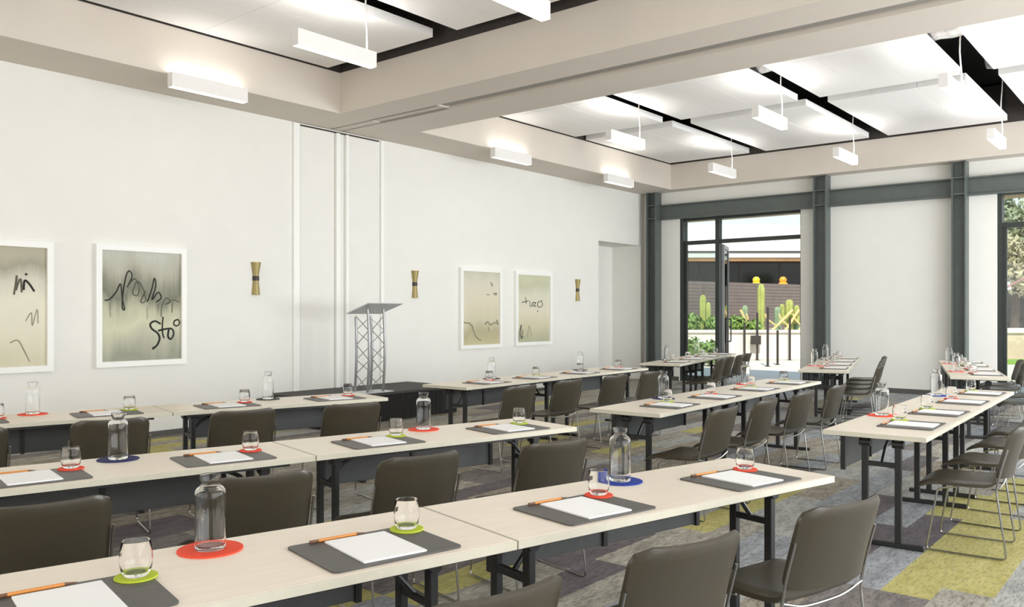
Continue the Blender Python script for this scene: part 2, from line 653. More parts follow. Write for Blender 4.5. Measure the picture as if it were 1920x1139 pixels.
b.box(XW + 0.03, -7.62, 7.735, 7.765, ZS - 0.004, ZS + 0.011)
b.box(XW + 0.03, -7.62, 7.925, 7.955, ZS - 0.004, ZS + 0.011)
struct(b.build('trim_6', M['track']))
# dark carrier frame above the coffer faces
b = MB()
b.box(XS - 0.12, 2.6, 7.24, 7.34, ZP, 5.35)
b.box(XS - 0.12, 2.6, 8.6, 8.68, ZP, 5.35)
b.box(XS - 0.12, 2.6, 16.25, 16.35, ZP, 5.35)
b.box(XS - 0.12, XS - 0.02, YB, YF, ZP, 5.35)
struct(b.build('trim_7', M['plenumgrey']))

# baseboards
b = MB().box(XW, XW + 0.015, YB, 14.76, 0, 0.06)
struct(b.build('baseboard_left', M['baseboard']))
b = MB()
b.box(DX1 + 0.02, WX0 - 0.02, YF - 0.015, YF, 0, 0.09)
b.box(XW, DX0 - 0.02, YF - 0.015, YF, 0, 0.09)
struct(b.build('baseboard_far', M['baseboard']))

# doors of the partition pocket in the left wall
d = struct_empty('door_2', (XW, 7.95, 0))
d.name = 'door_2'
MB().box(0.0, 0.012, -0.72, -0.13, 0.0, 4.11).build('door_leaf', M['wall'], d)
MB().box(0.0, 0.012, 0.13, 0.74, 0.0, 4.11).build('door_leaf', M['wall'], d)
MB().box(-0.001, 0.006, -0.72, 0.74, 4.112, 4.135).build('head_gap', M['plenumgrey'], d)
MB().box(0.0, 0.05, -0.11, -0.04, 0.0, 4.11, bev=0.006).build('jamb_trim', M['frame_white'], d)
MB().box(0.0, 0.05, 0.07, 0.12, 0.0, 4.11, bev=0.006).build('jamb_trim', M['frame_white'], d)
MB().box(0.0, 0.03, -0.84, -0.735, 0.0, 4.14, bev=0.006).build('jamb_trim', M['frame_white'], d)
MB().box(0.0, 0.03, 0.765, 0.83, 0.0, 4.14, bev=0.006).build('jamb_trim', M['frame_white'], d)

# painted steel columns and girder on the far wall
for i, (x0, x1) in enumerate(((-9.59, -9.35), (-5.88, -5.63), (-3.45, -3.22))):
    b = MB()
    for fx in (x0, x1 - 0.022):
        b.box(fx, fx + 0.022, YF - 0.26, YF - 0.003, 0, ZS)
    b.box(x0 + 0.02, x1 - 0.02, YF - 0.14, YF - 0.115, 0, ZS)
    for zc in (3.56, 3.85):
        b.box(x0 + 0.02, x1 - 0.02, YF - 0.25, YF - 0.12, zc, zc + 0.022)
    struct(b.build('trim_%d' % (8 + i), M['steel']))
b = MB()
for x0, x1 in ((-9.35, -5.88), (-5.63, -3.45), (-3.22, 1.4)):
    b.box(x0, x1, YF - 0.13, YF - 0.003, 3.545, 3.57)
    b.box(x0, x1, YF - 0.13, YF - 0.003, 3.845, 3.87)
    b.box(x0, x1, YF - 0.06, YF - 0.03, 3.57, 3.845)
struct(b.build('trim_11', M['steel']))

# ------------------------------------------------------------------ glazed door in the far wall
dr = struct_empty('door_1', ((DX0 + DX1) / 2, YF, 0))
cx = (DX0 + DX1) / 2
def dbox(name, x0, x1, y0, y1, z0, z1, m, parent=dr):
    return MB().box(x0 - cx, x1 - cx, y0, y1, z0, z1).build(name, m, parent)
fr = MB()
fr.box(DX0 - cx, DX0 + 0.07 - cx, 0.02, 0.24, 0, DZ)
fr.box(DX1 - 0.03 - cx, DX1 - cx, 0.06, 0.24, 0, DZ)
fr.box(DX0 + 0.07 - cx, DX1 - 0.03 - cx, 0.08, 0.2, DZ - 0.07, DZ)
fr.box(DX0 + 0.07 - cx, DX1 - 0.03 - cx, 0.08, 0.2, 2.98, 3.06)
fr.box(-8.09 - cx, -8.0 - cx, 0.07, 0.21, 0, DZ - 0.07)
fr.box(DX0 + 0.07 - cx, DX0 + 0.12 - cx, 0.1, 0.16, 0.0, 2.98)
fr.box(DX0 + 0.07 - cx, -8.09 - cx, 0.08, 0.2, 0.0, 0.12)
fr.build('frame', M['frame'], dr)
dbox('transom_pane', DX0 + 0.07, -8.09, 0.135, 0.147, 3.06, DZ - 0.07, M['pane'])
dbox('transom_pane', -8.0, DX1 - 0.03, 0.135, 0.147, 3.06, DZ - 0.07, M['pane'])
dbox('side_pane', DX0 + 0.12, -8.09, 0.135, 0.147, 0.12, 2.98, M['pane'])
# door leaf swung open to the outside
lf = D.objects.new('open_leaf', None)
COL.objects.link(lf)
lf.parent = dr
lf.location = (-7.98 - cx, 0.22, 0)
lf.rotation_euler = (0, 0, math.radians(109))
l = MB()
l.box(0, 0.09, -0.022, 0.022, 0.01, 2.96)
l.box(0.86, 0.95, -0.022, 0.022, 0.01, 2.96)
l.box(0.09, 0.86, -0.022, 0.022, 0.01, 0.2)
l.box(0.09, 0.86, -0.022, 0.022, 2.87, 2.96)
l.build('leaf_frame', M['framegrey'], lf)
MB().box(0.09, 0.86, -0.005, 0.005, 0.2, 2.87).build('leaf_pane', M['pane'], lf)
MB().tube(fillet([(0.9, -0.022, 0.85), (0.9, -0.07, 0.85), (0.9, -0.07, 1.35), (0.9, -0.022, 1.35)], 0.02), 0.014).build('pull_handle', M['black'], lf, True)

# window at the right edge
wd = struct_empty('window_1', ((WX0 + WX1) / 2, YF, 0))
cx = (WX0 + WX1) / 2
fr = MB()
fr.box(WX0 - cx, WX0 + 0.07 - cx, 0.0, 0.22, 0, 3.6)
fr.box(WX1 - 0.07 - cx, WX1 - cx, 0.0, 0.22, 0, 3.6)
fr.box(WX0 + 0.07 - cx, WX1 - 0.07 - cx, 0.04, 0.2, 3.53, 3.6)
fr.box(WX0 + 0.07 - cx, WX1 - 0.07 - cx, 0.04, 0.2, 2.96, 3.05)
fr.box(-0.78 - cx, -0.7 - cx, 0.04, 0.2, 0, 3.53)
fr.box(WX0 + 0.07 - cx, WX0 + 0.13 - cx, 0.08, 0.14, 0.0, 2.96)
fr.build('window_frame', M['frame'], wd)
for x0, x1 in ((WX0 + 0.07, -0.78), (-0.7, WX1 - 0.07)):
    MB().box(x0 - cx, x1 - cx, 0.115, 0.125, 3.05, 3.53).build('transom_pane', M['pane'], wd)
for x0, x1 in ((WX0 + 0.13, -0.78), (-0.7, WX1 - 0.07)):
    MB().box(x0 - cx, x1 - cx, 0.115, 0.125, 0.0, 2.96).build('pane', M['pane'], wd)

# ------------------------------------------------------------------ ceiling panels
gp = 'white acoustic panels hung in the ceiling'
xcols = [(-8.885, -7.08), (-6.74, -4.77), (-4.44, -2.55), (-2.16, -0.2), (0.15, 2.5)]
xnames = ['beside the left wall', 'second from the left wall', 'third from the left wall', 'fourth from the left wall', 'at the right side of the room']
rows = [(8.72, 12.62, 'just beyond the beam'), (12.95, 16.12, 'nearest the far wall'), (3.35, 7.0, 'just before the beam'), (-0.5, 2.95, 'above the camera')]
for ri, (y0, y1, rn) in enumerate(rows):
    for ci, (x0, x1) in enumerate(xcols):
        if ri >= 2 and ci == 0:
            x1 = -6.95
        if ri >= 2 and ci == 1:
            x0 = -6.57
        b = MB()
        n, mrow = 3, 2
        tw, tl = (x1 - x0) / n, (y1 - y0) / mrow
        o_x, o_y = (x0 + x1) / 2, (y0 + y1) / 2
        for i in range(n):
            for j in range(mrow):
                b.box(x0 + i * tw + 0.003 - o_x, x0 + (i + 1) * tw - 0.003 - o_x, y0 + j * tl + 0.003 - o_y, y0 + (j + 1) * tl - 0.003 - o_y, 0, 0.1)
        b.box(x0 + 0.02 - o_x, x1 - 0.02 - o_x, y0 + 0.02 - o_y, y1 - 0.02 - o_y, 0.02, 0.095)
        o = b.build('ceiling_panel', M['panelwhite'])
        o.location = (o_x, o_y, 4.705)
        tag(o, 'white acoustic ceiling panel %s, %s' % (xnames[ci], rn), 'ceiling panel', gp)

# silver ducts seen in the gaps
for x0, x1, y, z, lab in ((-5.2, -1.7, 11.27, 5.0, 'silver wrapped duct crossing above the ceiling gaps just beyond the beam'),
                          (-2.35, -0.6, 13.25, 5.05, 'silver wrapped duct above the wide ceiling gap at the right, farther from the beam')):
    n = 26
    L_ = x1 - x0
    b = MB().tube([(-L_ / 2 + L_ * i / n, 0, 0) for i in range(n + 1)], 0.16, 16, radii=[0.16 + (0.014 if i % 2 else 0) for i in range(n + 1)])
    o = b.build('air_duct', M['duct'], smooth=True)
    o.location = ((x0 + x1) / 2, y, z)
    tag(o, lab, 'air duct', 'silver air ducts above the ceiling gaps')
    for sx in (-0.4, 0.4):
        MB().box(sx * L_ - 0.012, sx * L_ + 0.012, -0.012, 0.012, 0.14, 5.41 - z).build('hanger', M['plenumgrey'], o)

# ------------------------------------------------------------------ linear pendants and bay lights
def fixture_parts(root, L_, h, wd_, cable=None, up='uplight'):
    t = 0.006
    b = MB()
    b.box(-wd_ / 2, -wd_ / 2 + t, -L_ / 2, L_ / 2, 0, h)
    b.box(wd_ / 2 - t, wd_ / 2, -L_ / 2, L_ / 2, 0, h)
    b.box(-wd_ / 2 + t, wd_ / 2 - t, -L_ / 2, -L_ / 2 + t, 0, h)
    b.box(-wd_ / 2 + t, wd_ / 2 - t, L_ / 2 - t, L_ / 2, 0, h)
    b.box(-wd_ / 2 + t, wd_ / 2 - t, -L_ / 2 + t, L_ / 2 - t, h * 0.5, h * 0.55)
    b.build('housing', M['fixture'], root)
    MB().box(-wd_ / 2 + t, wd_ / 2 - t, -L_ / 2 + t, L_ / 2 - t, 0.003, 0.012).build('diffuser', M['glow'], root)
    MB().box(-wd_ / 2 + t + 0.01, wd_ / 2 - t - 0.01, -L_ / 2 + 0.03, L_ / 2 - 0.03, h - 0.03, h - 0.02).build('uplight_strip', M[up], root)
    if cable:
        n = 9
        wob = [0.012 * math.sin(i * 1.1) * (0 < i < n) for i in range(n + 1)]
        MB().tube([(wob[i], L_ / 2 - 0.1, h * 0.5 + (cable - h * 0.5) * i / n) for i in range(n + 1)], 0.009, 6).build('cable', M['cable'], root, True)


gpend = 'white linear pendants hung through the ceiling gaps'
PEND = [(-6.82, 4.98, 5.97, 'before the beam, second from the left wall'),
        (-4.53, 4.98, 5.98, 'before the beam, cut by the top edge of the photo'),
        (-6.93, 10.72, 11.68, 'in the bay beyond the beam, nearest the left wall, nearer row'),
        (-4.62, 10.65, 11.75, 'in the bay beyond the beam, middle of the nearer row'),
        (-2.33, 10.65, 11.64, 'in the bay beyond the beam, rightmost of the nearer row'),
        (-7.02, 14.3, 15.24, 'in the farther row, leftmost, above the glass door'),
        (-4.75, 14.25, 15.27, 'in the farther row, middle, before the second steel column'),
        (-2.48, 14.28, 15.26, 'in the farther row, near the right edge of the photo'),
        (-0.02, 10.65, 11.65, 'beyond the beam, outside the right of the photo, nearer row'),  # from here on: unseen pendants added to brighten the ceiling
        (-0.02, 14.25, 15.25, 'beyond the beam, outside the right of the photo, farther row'),
        (-2.25, 4.98, 5.98, 'before the beam, outside the top of the photo'),
        (-6.76, 0.9, 1.9, 'out of view above the camera on the left'), (-4.56, 0.9, 1.9, 'out of view above the camera on the right')]
p0 = None
for x, y0, y1, lab in PEND:
    L_ = 'white linear pendant light ' + lab
    loc = (x, (y0 + y1) / 2, 4.09)
    if p0 is None:
        p0 = thing('pendant_light', L_, 'pendant light', loc, 0, gpend)
        fixture_parts(p0, 1.0, 0.16, 0.1, 1.31)
    else:
        dup(p0, L_, loc, 0)
p1 = None
for y, lab in ((5.26, 'white linear light along the left soffit, before the beam'),
               (10.72, 'white linear light along the left soffit, just beyond the beam'),
               (14.02, 'white linear light along the left soffit, nearest the far corner')):
    loc = (-8.83, y, 3.99)
    if p1 is None:
        p1 = thing('soffit_light', lab, 'linear light', loc, 0, 'linear lights along the left soffit')
        fixture_parts(p1, 0.95, 0.16, 0.1, up='uplight_soft')
        MB().tube([(-0.0, 0, 0.08), (0, 0, 0.24), (-0.085, 0, 0.25)], 0.007, 6).build('bracket', M['cable'], p1, True)
    else:
        dup(p1, lab, loc, 0)

# ------------------------------------------------------------------ wall sconces
gsc = 'brass sconces along the left wall'
s0 = None
for y, lab in ((6.516, 'brass hourglass sconce with dark band, between the scribbled picture and the pocket door'),
               (9.446, 'brass hourglass sconce with dark band, beside the pocket door above the stage'),
               (13.98, 'brass hourglass sconce with dark band, farthest along the wall near the recess')):
    if s0 is None:
        s0 = thing('wall_sconce', lab, 'wall sconce', (XW, y, 1.95), 0, gsc)
        def halfcone(z0, r0, z1, r1):
            b = MB()
            n = 14
            def ring(z, r):
                return [(r * math.sin(PI * k / n), -r * math.cos(PI * k / n), z) for k in range(n + 1)]
            A, B = ring(z0, r0), ring(z1, r1)
            va = [b.b.verts.new(p) for p in A]
            vb = [b.b.verts.new(p) for p in B]
            for k in range(n):
                b.b.faces.new((va[k], va[k + 1], vb[k + 1], vb[k]))
            b.b.faces.new(va)
            b.b.faces.new(vb)
            b.b.faces.new((va[0], vb[0], vb[n], va[n]))
            return b
        halfcone(0.028, 0.042, 0.215, 0.072).build('upper_shade', M['brass'], s0, True)
        halfcone(-0.22, 0.06, -0.028, 0.042).build('lower_shade', M['brass'], s0, True)
        halfcone(-0.03, 0.048, 0.03, 0.048).build('band', M['band'], s0, True)
    else:
        dup(s0, lab, (XW, y, 1.95), 0)

# ------------------------------------------------------------------ pictures on the left wall
def picture(y0, y1, z0, z1, canvas_mat, label, strokes):
    root = thing('framed_picture', label, 'picture', (XW, (y0 + y1) / 2, z0), 0, 'white framed abstract pictures on the left wall')
    W, H = y1 - y0, z1 - z0
    t = 0.065
    b = MB()
    b.box(0, 0.06, -W / 2, -W / 2 + t, 0, H)
    b.box(0, 0.06, W / 2 - t, W / 2, 0, H)
    b.box(0, 0.06, -W / 2 + t, W / 2 - t, 0, t)
    b.box(0, 0.06, -W / 2 + t, W / 2 - t, H - t, H)
    b.build('frame', M['frame_white'], root)
    c = MB().box(0.002, 0.03, -W / 2 + t, W / 2 - t, t, H - t).build('canvas', canvas_mat, root)
    iw, ih = W - 2 * t, H - 2 * t
    for pts, rad, m in strokes:
        line = smooth_line([(0.031, -iw / 2 + u * iw, t + (1 - v) * ih) for u, v in pts])
        MB().tube(line, rad, 5).build('brush_stroke', m, c)
    return root


pm1 = painting('painting_cream', [(0.0, (206, 200, 172)), (0.25, (222, 217, 194)), (0.55, (226, 222, 200)), (0.72, (206, 203, 186)), (0.84, (158, 154, 132)), (0.93, (176, 170, 146))], 3.0, 1.0, 0.25)
pm2 = painting('painting_grey_green', [(0.0, (150, 150, 132)), (0.12, (172, 172, 152)), (0.3, (206, 206, 176)), (0.46, (184, 184, 156)), (0.6, (112, 112, 92)), (0.72, (136, 136, 116)), (0.84, (176, 174, 156)), (1.0, (192, 194, 182))], 3.2, 3.0, 0.5)
pm3 = painting('painting_sand', [(0.0, (196, 188, 150)), (0.16, (180, 172, 138)), (0.3, (206, 199, 172)), (0.6, (219, 211, 188)), (0.85, (214, 209, 192)), (1.0, (200, 199, 176))], 3.4, 5.0, 0.35)
pm4 = painting('painting_pale_green', [(0.0, (176, 176, 148)), (0.2, (206, 200, 170)), (0.45, (222, 214, 192)), (0.7, (214, 214, 190)), (0.84, (196, 196, 168)), (1.0, (206, 206, 176))], 2.8, 8.0, 0.22)
I, G, Pk = M['ink'], M['inkgrey'], M['inkpale']
picture(2.85, 3.94, 0.85, 2.26, pm1, 'white framed cream abstract picture cut by the left edge of the photo', [
    ([(0.66, 0.40), (0.68, 0.30), (0.69, 0.24), (0.68, 0.36), (0.70, 0.31), (0.73, 0.27), (0.74, 0.38)], 0.010, G),
    ([(0.78, 0.22), (0.79, 0.235)], 0.013, I),
    ([(0.76, 0.36), (0.77, 0.28), (0.82, 0.31), (0.87, 0.37)], 0.011, I),
    ([(0.62, 0.80), (0.70, 0.78), (0.76, 0.86), (0.82, 0.96)], 0.006, Pk),
    ([(0.78, 0.62), (0.84, 0.55), (0.85, 0.66), (0.9, 0.52), (0.91, 0.64)], 0.005, Pk),
    ([(0.30, 0.45), (0.36, 0.34), (0.41, 0.46), (0.46, 0.36)], 0.008, G)])
picture(4.40, 5.50, 0.86, 2.28, pm2, 'white framed grey-green abstract picture with black scribbles, nearest to the pocket door', [
    ([(0.73, 0.665), (0.66, 0.64), (0.60, 0.665), (0.62, 0.71), (0.69, 0.75), (0.72, 0.80), (0.69, 0.86), (0.63, 0.90), (0.65, 0.88)], 0.012, I),
    ([(0.765, 0.60), (0.755, 0.68), (0.76, 0.76), (0.78, 0.80)], 0.009, I),
    ([(0.70, 0.73), (0.80, 0.715), (0.88, 0.715), (0.905, 0.76), (0.87, 0.81), (0.83, 0.785), (0.84, 0.72)], 0.012, I),
    ([(0.965, 0.625), (0.915, 0.64), (0.91, 0.675), (0.955, 0.685), (0.985, 0.655), (0.965, 0.625)], 0.009, I),
    ([(0.04, 0.45), (0.10, 0.44), (0.18, 0.37), (0.23, 0.30), (0.25, 0.42), (0.28, 0.53), (0.25, 0.51), (0.26, 0.38), (0.30, 0.22), (0.34, 0.18), (0.37, 0.23), (0.31, 0.33)], 0.008, I),
    ([(0.31, 0.33), (0.40, 0.25), (0.46, 0.32), (0.44, 0.40), (0.38, 0.38), (0.44, 0.27), (0.52, 0.36), (0.54, 0.45), (0.48, 0.46), (0.54, 0.36)], 0.008, G),
    ([(0.56, 0.46), (0.62, 0.34), (0.65, 0.24), (0.67, 0.31), (0.62, 0.44), (0.70, 0.37), (0.74, 0.42), (0.68, 0.46)], 0.008, I),
    ([(0.74, 0.60), (0.75, 0.50), (0.81, 0.42), (0.86, 0.46), (0.80, 0.48), (0.90, 0.44), (0.98, 0.46)], 0.006, G),
    ([(0.88, 0.56), (0.89, 0.46)], 0.006, G), ([(0.10, 0.46), (0.11, 0.6)], 0.004, Pk), ([(0.56, 0.5), (0.56, 0.62)], 0.004, Pk)])
picture(10.48, 11.57, 0.87, 2.27, pm3, 'white framed sand-coloured abstract picture with grey smudges, left of the far pair', [
    ([(0.60, 0.72), (0.68, 0.69), (0.76, 0.73), (0.86, 0.70), (0.96, 0.71), (0.93, 0.66), (0.97, 0.73)], 0.014, Pk),
    ([(0.02, 0.69), (0.12, 0.70), (0.2, 0.71), (0.27, 0.76), (0.32, 0.85), (0.42, 0.92), (0.5, 0.94)], 0.012, Pk),
    ([(0.70, 0.76), (0.71, 0.82)], 0.008, Pk),
    ([(0.76, 0.14), (0.82, 0.17), (0.78, 0.19)], 0.012, Pk), ([(0.66, 0.31), (0.72, 0.31)], 0.010, Pk), ([(0.84, 0.30), (0.93, 0.29), (0.9, 0.32)], 0.014, Pk)])
picture(11.96, 13.07, 0.88, 2.26, pm4, 'white framed pale green abstract picture with small scribbled word, right of the far pair', [
    ([(0.14, 0.41), (0.22, 0.40), (0.34, 0.385)], 0.007, I), ([(0.24, 0.33), (0.27, 0.40), (0.26, 0.43)], 0.007, I),
    ([(0.38, 0.385), (0.385, 0.45), (0.43, 0.47), (0.46, 0.41), (0.47, 0.46)], 0.007, G),
    ([(0.48, 0.41), (0.56, 0.41), (0.5, 0.46), (0.58, 0.46)], 0.008, I),
    ([(0.70, 0.39), (0.63, 0.41), (0.64, 0.47), (0.74, 0.47), (0.78, 0.43), (0.73, 0.385), (0.76, 0.38)], 0.009, G),
    ([(0.62, 0.53), (0.63, 0.545)], 0.012, G),
    ([(0.04, 0.97), (0.06, 0.86), (0.12, 0.74), (0.10, 0.88), (0.13, 0.95), (0.17, 0.82)], 0.010, G),
    ([(0.30, 0.92), (0.34, 0.82), (0.36, 0.76), (0.42, 0.86), (0.43, 0.92)], 0.006, Pk), ([(0.08, 0.9), (0.2, 0.93)], 0.006, G)])

# ------------------------------------------------------------------ stage and lectern
st = thing('stage_platform', 'low black stage platform against the left wall under the lectern', 'stage', (-9.22, 7.98, 0))
MB().box(-0.565, 0.55, -1.3, 1.3, 0.36, 0.4, bev=0.008).build('deck', M['stagedeck'], st)
b = MB()
n = 90
def pleat(x0, y0, x1, y1, nx_, ny_, b=b):
    L_ = math.hypot(x1 - x0, y1 - y0)
    k = int(L_ / 0.03)
    prev = None
    for i in range(k + 1):
        t = i / k
        o = 0.006 * math.sin(i * 1.9)
        x, y = x0 + (x1 - x0) * t + nx_ * o, y0 + (y1 - y0) * t + ny_ * o
        cur = (b.b.verts.new((x, y, 0.005)), b.b.verts.new((x, y, 0.36)), b.b.verts.new((x - nx_ * 0.012, y - ny_ * 0.012, 0.36)), b.b.verts.new((x - nx_ * 0.012, y - ny_ * 0.012, 0.005)))
        if prev:
            for q in range(4):
                b.b.faces.new((prev[q], prev[(q + 1) % 4], cur[(q + 1) % 4], cur[q]))
        prev = cur
pleat(0.53, -1.27, 0.53, 1.27, 1, 0)
pleat(-0.55, -1.27, 0.53, -1.27, 0, -1)
pleat(-0.55, 1.27, 0.53, 1.27, 0, 1)
b.build('skirt', M['stageblack'], st)

lc = thing('lectern', 'open truss metal lectern with tilted grey top standing on the stage', 'lectern', (-8.77, 7.68, 0.4))
MB().box(-0.24, 0.08, -0.3, 0.3, 0.0, 0.012).build('base_plate', M['plate'], lc)
LEGP = [(-0.2, -0.14), (0.06, -0.14), (0.06, 0.14), (-0.2, 0.14)]
lc_x = -0.0
def leg_at(i, z):
    x, y = LEGP[i]
    bow = 0.035 * math.sin(PI * min(1, z / 1.2))
    return Vector((x + (-0.05 + bow) + 0.03, y, z))
for i in range(4):
    top = 1.03 if i in (0, 3) else 1.14
    MB().tube([leg_at(i, 0.012 + (top - 0.012) * k / 10) for k in range(11)], 0.018, 10).build('leg', M['alu'], lc, True)
b = MB()
for i in range(4):
    j = (i + 1) % 4
    for k in range(5):
        za, zb = 0.05 + k * 0.2, 0.05 + (k + 1) * 0.2
        p, q = (i, j) if k % 2 else (j, i)
        b.tube([leg_at(p, za), leg_at(q, zb)], 0.006, 6)
b.build('truss_web', M['alu'], lc, True)
rot = Matrix.Rotation(-math.atan2(0.14, 0.46), 3, 'Y')
pl = MB().box(-0.24, 0.24, -0.31, 0.31, -0.006, 0.006, rot=rot, at=(0.01 - 0.0, 0.02, 1.15))
pl.build('top_plate', M['plate'], lc)

# ------------------------------------------------------------------ folding tables
TL, TD, TH = 1.83, 0.61, 0.74


def make_table(label):
    """local frame: +x towards the row's far end, +y towards the stage wall, origin on the floor at the middle"""
    t = thing('folding_table', label, 'table', (0, 0, 0), 0, 'beige folding tables in rows')
    MB().box(-TL / 2 + 0.004, TL / 2 - 0.004, -TD / 2 + 0.004, TD / 2 - 0.004, TH - 0.028, TH, bev=0.003).build('tabletop', M['laminate'], t)
    b = MB()
    for s in (-1, 1):
        b.box(-TL / 2 + 0.001, TL / 2 - 0.001, s * (TD / 2 - 0.0025) - 0.0025, s * (TD / 2 - 0.0025) + 0.0025, TH - 0.029, TH - 0.001)
        b.box(s * (TL / 2 - 0.0035) - 0.0025, s * (TL / 2 - 0.0035) + 0.0025, -TD / 2 + 0.005, TD / 2 - 0.005, TH - 0.029, TH - 0.001)
    b.build('edge_band', M['edge'], t)
    b = MB()
    for s in (-1, 1):
        b.box(-TL / 2 + 0.12, TL / 2 - 0.12, s * 0.24 - 0.012, s * 0.24 + 0.012, TH - 0.05, TH - 0.028)
    b.build('under_rail', M['black'], t)
    MB().box(-0.61, 0.61, 0.262, 0.272, 0.45, 0.69, bev=0.003).build('modesty_panel', M['modesty'], t)
    for x in (-0.62, 0.62, 0.0):
        MB().box(x - 0.012, x + 0.012, 0.25, 0.28, 0.445, 0.712).build('panel_bracket', M['black'], t)
    for s in (-1, 1):
        xl = s * 0.71
        for yy in (-0.1, 0.1):
            MB().box(xl - 0.016, xl + 0.016, yy - 0.02, yy + 0.02, 0.03, TH - 0.03, bev=0.004).build('leg', M['black'], t)
        MB().box(xl - 0.018, xl + 0.018, -0.25, 0.25, 0.0, 0.032, bev=0.006).build('foot', M['black'], t)
        MB().box(xl - 0.013, xl + 0.013, -0.1, 0.1, 0.505, 0.535, bev=0.004).build('crossbar', M['black'], t)
        MB().tube([(xl, 0.0, 0.52), (xl - s * 0.09, 0.0, 0.62), (xl - s * 0.26, 0.0, TH - 0.035)], 0.011, 8).build('brace', M['black'], t, True)
        MB().box(xl - 0.03, xl + 0.03, -0.2, 0.2, TH - 0.05, TH - 0.028).build('hinge_plate', M['black'], t)
        for yy in (-0.1, 0.1):
            MB().tube([(xl, yy - 0.034, TH - 0.085), (xl, yy + 0.034, TH - 0.085)], 0.026, 12).build('hinge_knob', M['black'], t, True)
    return t


# ------------------------------------------------------------------ chair
def make_chair(label):
    """local frame: sitter faces +y, origin on the floor under the seat"""
    t = thing('stacking_chair', label, 'chair', (0, 0, 0), 0, 'olive-grey sled-base chairs behind the tables')
    W = 0.235

    def seat_top(u, v):
        x = (u * 2 - 1) * W
        y = -0.2 + v * 0.45
        k = abs(u * 2 - 1)
        z = 0.452 - 0.010 * math.sin(PI * v) * (1 - k * k) + 0.022 * max(0, 0.35 - v) * k
        drop = max(0, (v - 0.72) / 0.28)
        z -= 0.055 * drop ** 2
        z += 0.03 * max(0, (0.12 - v) / 0.12) ** 2
        x *= 1 - 0.05 * max(0, (0.2 - v) / 0.2) - 0.06 * max(0, (v - 0.9) / 0.1) ** 2
        z -= 0.012 * max(0, (k - 0.85) / 0.15) ** 2
        return Vector((x, y, z))

    def seat_bot(u, v):
        p = seat_top(u, v)
        k = abs(u * 2 - 1)
        th = 0.036 * (1 - 0.6 * max(0, (v - 0.88) / 0.12)) * (1 - 0.45 * max(0, (k - 0.9) / 0.1))
        return p - Vector((0, 0, th))
    MB().solid_grid(seat_top, seat_bot, 14, 14).build('seat', M['uph'], t, True)

    def back_pt(u, v, off):
        k = u * 2 - 1
        z = 0.492 + v * 0.306
        r = 0.055
        wmax = W + 0.0
        if v > 1 - r / 0.306:
            d = (v - (1 - r / 0.306)) * 0.306
            wmax -= r - math.sqrt(max(0, r * r - d * d))
        if v < 0.1:
            wmax -= 0.012 * ((0.1 - v) / 0.1) ** 2
        x = k * wmax
        y = -0.2 - 0.085 * v ** 1.2 - 0.055 * (1 - abs(x / W) ** 2.6)
        z += 0.008 * v * v * (x / W) ** 2
        n = Vector((0, 1, 0.25)).normalized()
        edge = max(abs(k), 0)
        th = 0.016 * (1 - 0.55 * max(0, (edge - 0.86) / 0.14) ** 2) * (1 - 0.5 * max(0, (v - 0.93) / 0.07) ** 2)
        return Vector((x, y, z)) + n * off * th
    MB().solid_grid(lambda u, v: back_pt(u, v, 1), lambda u, v: back_pt(u, v, -1), 16, 14).build('backrest', M['uph'], t, True)
    r = 0.0058
    for s in (-1, 1):
        x = s * (W + 0.008)
        path = [(x, -0.262, 0.672), (x, -0.222, 0.53), (x, -0.2, 0.42), (x, -0.255, 0.0075), (x, 0.185, 0.0075), (x * 0.94, 0.12, 0.395), (x * 0.93, 0.02, 0.413)]
        MB().tube(fillet(path, 0.03), r, 8).build('side_frame', M['rod'], t, True)
    MB().tube(fillet([(-W - 0.004, -0.206, 0.44), (-W * 0.55, -0.205, 0.408), (0, -0.2, 0.402), (W * 0.55, -0.205, 0.408), (W + 0.004, -0.206, 0.44)], 0.06), r, 8).build('seat_support', M['rod'], t, True)
    MB().tube([(-W * 0.93, 0.08, 0.404), (W * 0.93, 0.08, 0.404)], r, 8).build('seat_support', M['rod'], t, True)
    return t


# ------------------------------------------------------------------ table setting
def make_mat(label):
    r, hw, hd = 0.02, 0.225, 0.17
    out = []
    for cx_, cy_, a0 in ((hw - r, hd - r, 0), (-hw + r, hd - r, 90), (-hw + r, -hd + r, 180), (hw - r, -hd + r, 270)):
        for k in range(5):
            a = math.radians(a0 + 22.5 * k)
            out.append((cx_ + r * math.cos(a), cy_ + r * math.sin(a)))
    o = MB().prism(out, 0, 0.006).build('desk_mat', M['matte'])
    return tag(o, label, 'desk mat', 'charcoal desk mats on the tables')


def make_pad(label):
    o = MB().box(-0.108, 0.108, -0.14, 0.14, 0, 0.006, bev=0.001).build('note_pad', M['paper'])
    return tag(o, label, 'note pad', 'white note pads on the desk mats')


def make_pen(label):
    t = thing('pencil', label, 'pencil', (0, 0, 0), 0, 'orange pencils above the note pads')
    MB().tube([(-0.075, 0, 0.0055), (0.06, 0, 0.0055)], 0.0055, 8).build('barrel', M['pen'], t, True)
    MB().tube([(0.06, 0, 0.0055), (0.075, 0, 0.0055), (0.092, 0, 0.0055)], 0.005, 8, radii=[0.0055, 0.003, 0.0008]).build('tip', M['pentip'], t, True)
    MB().tube([(-0.105, 0, 0.0055), (-0.075, 0, 0.0055)], 0.0052, 8).build('end_cap', M['pentip'], t, True)
    return t


def disc(r, h=0.005):
    return MB().lathe([(0, 0), (r - 0.001, 0), (r, 0.001), (r, h - 0.001), (r - 0.001, h), (0, h)], 36)


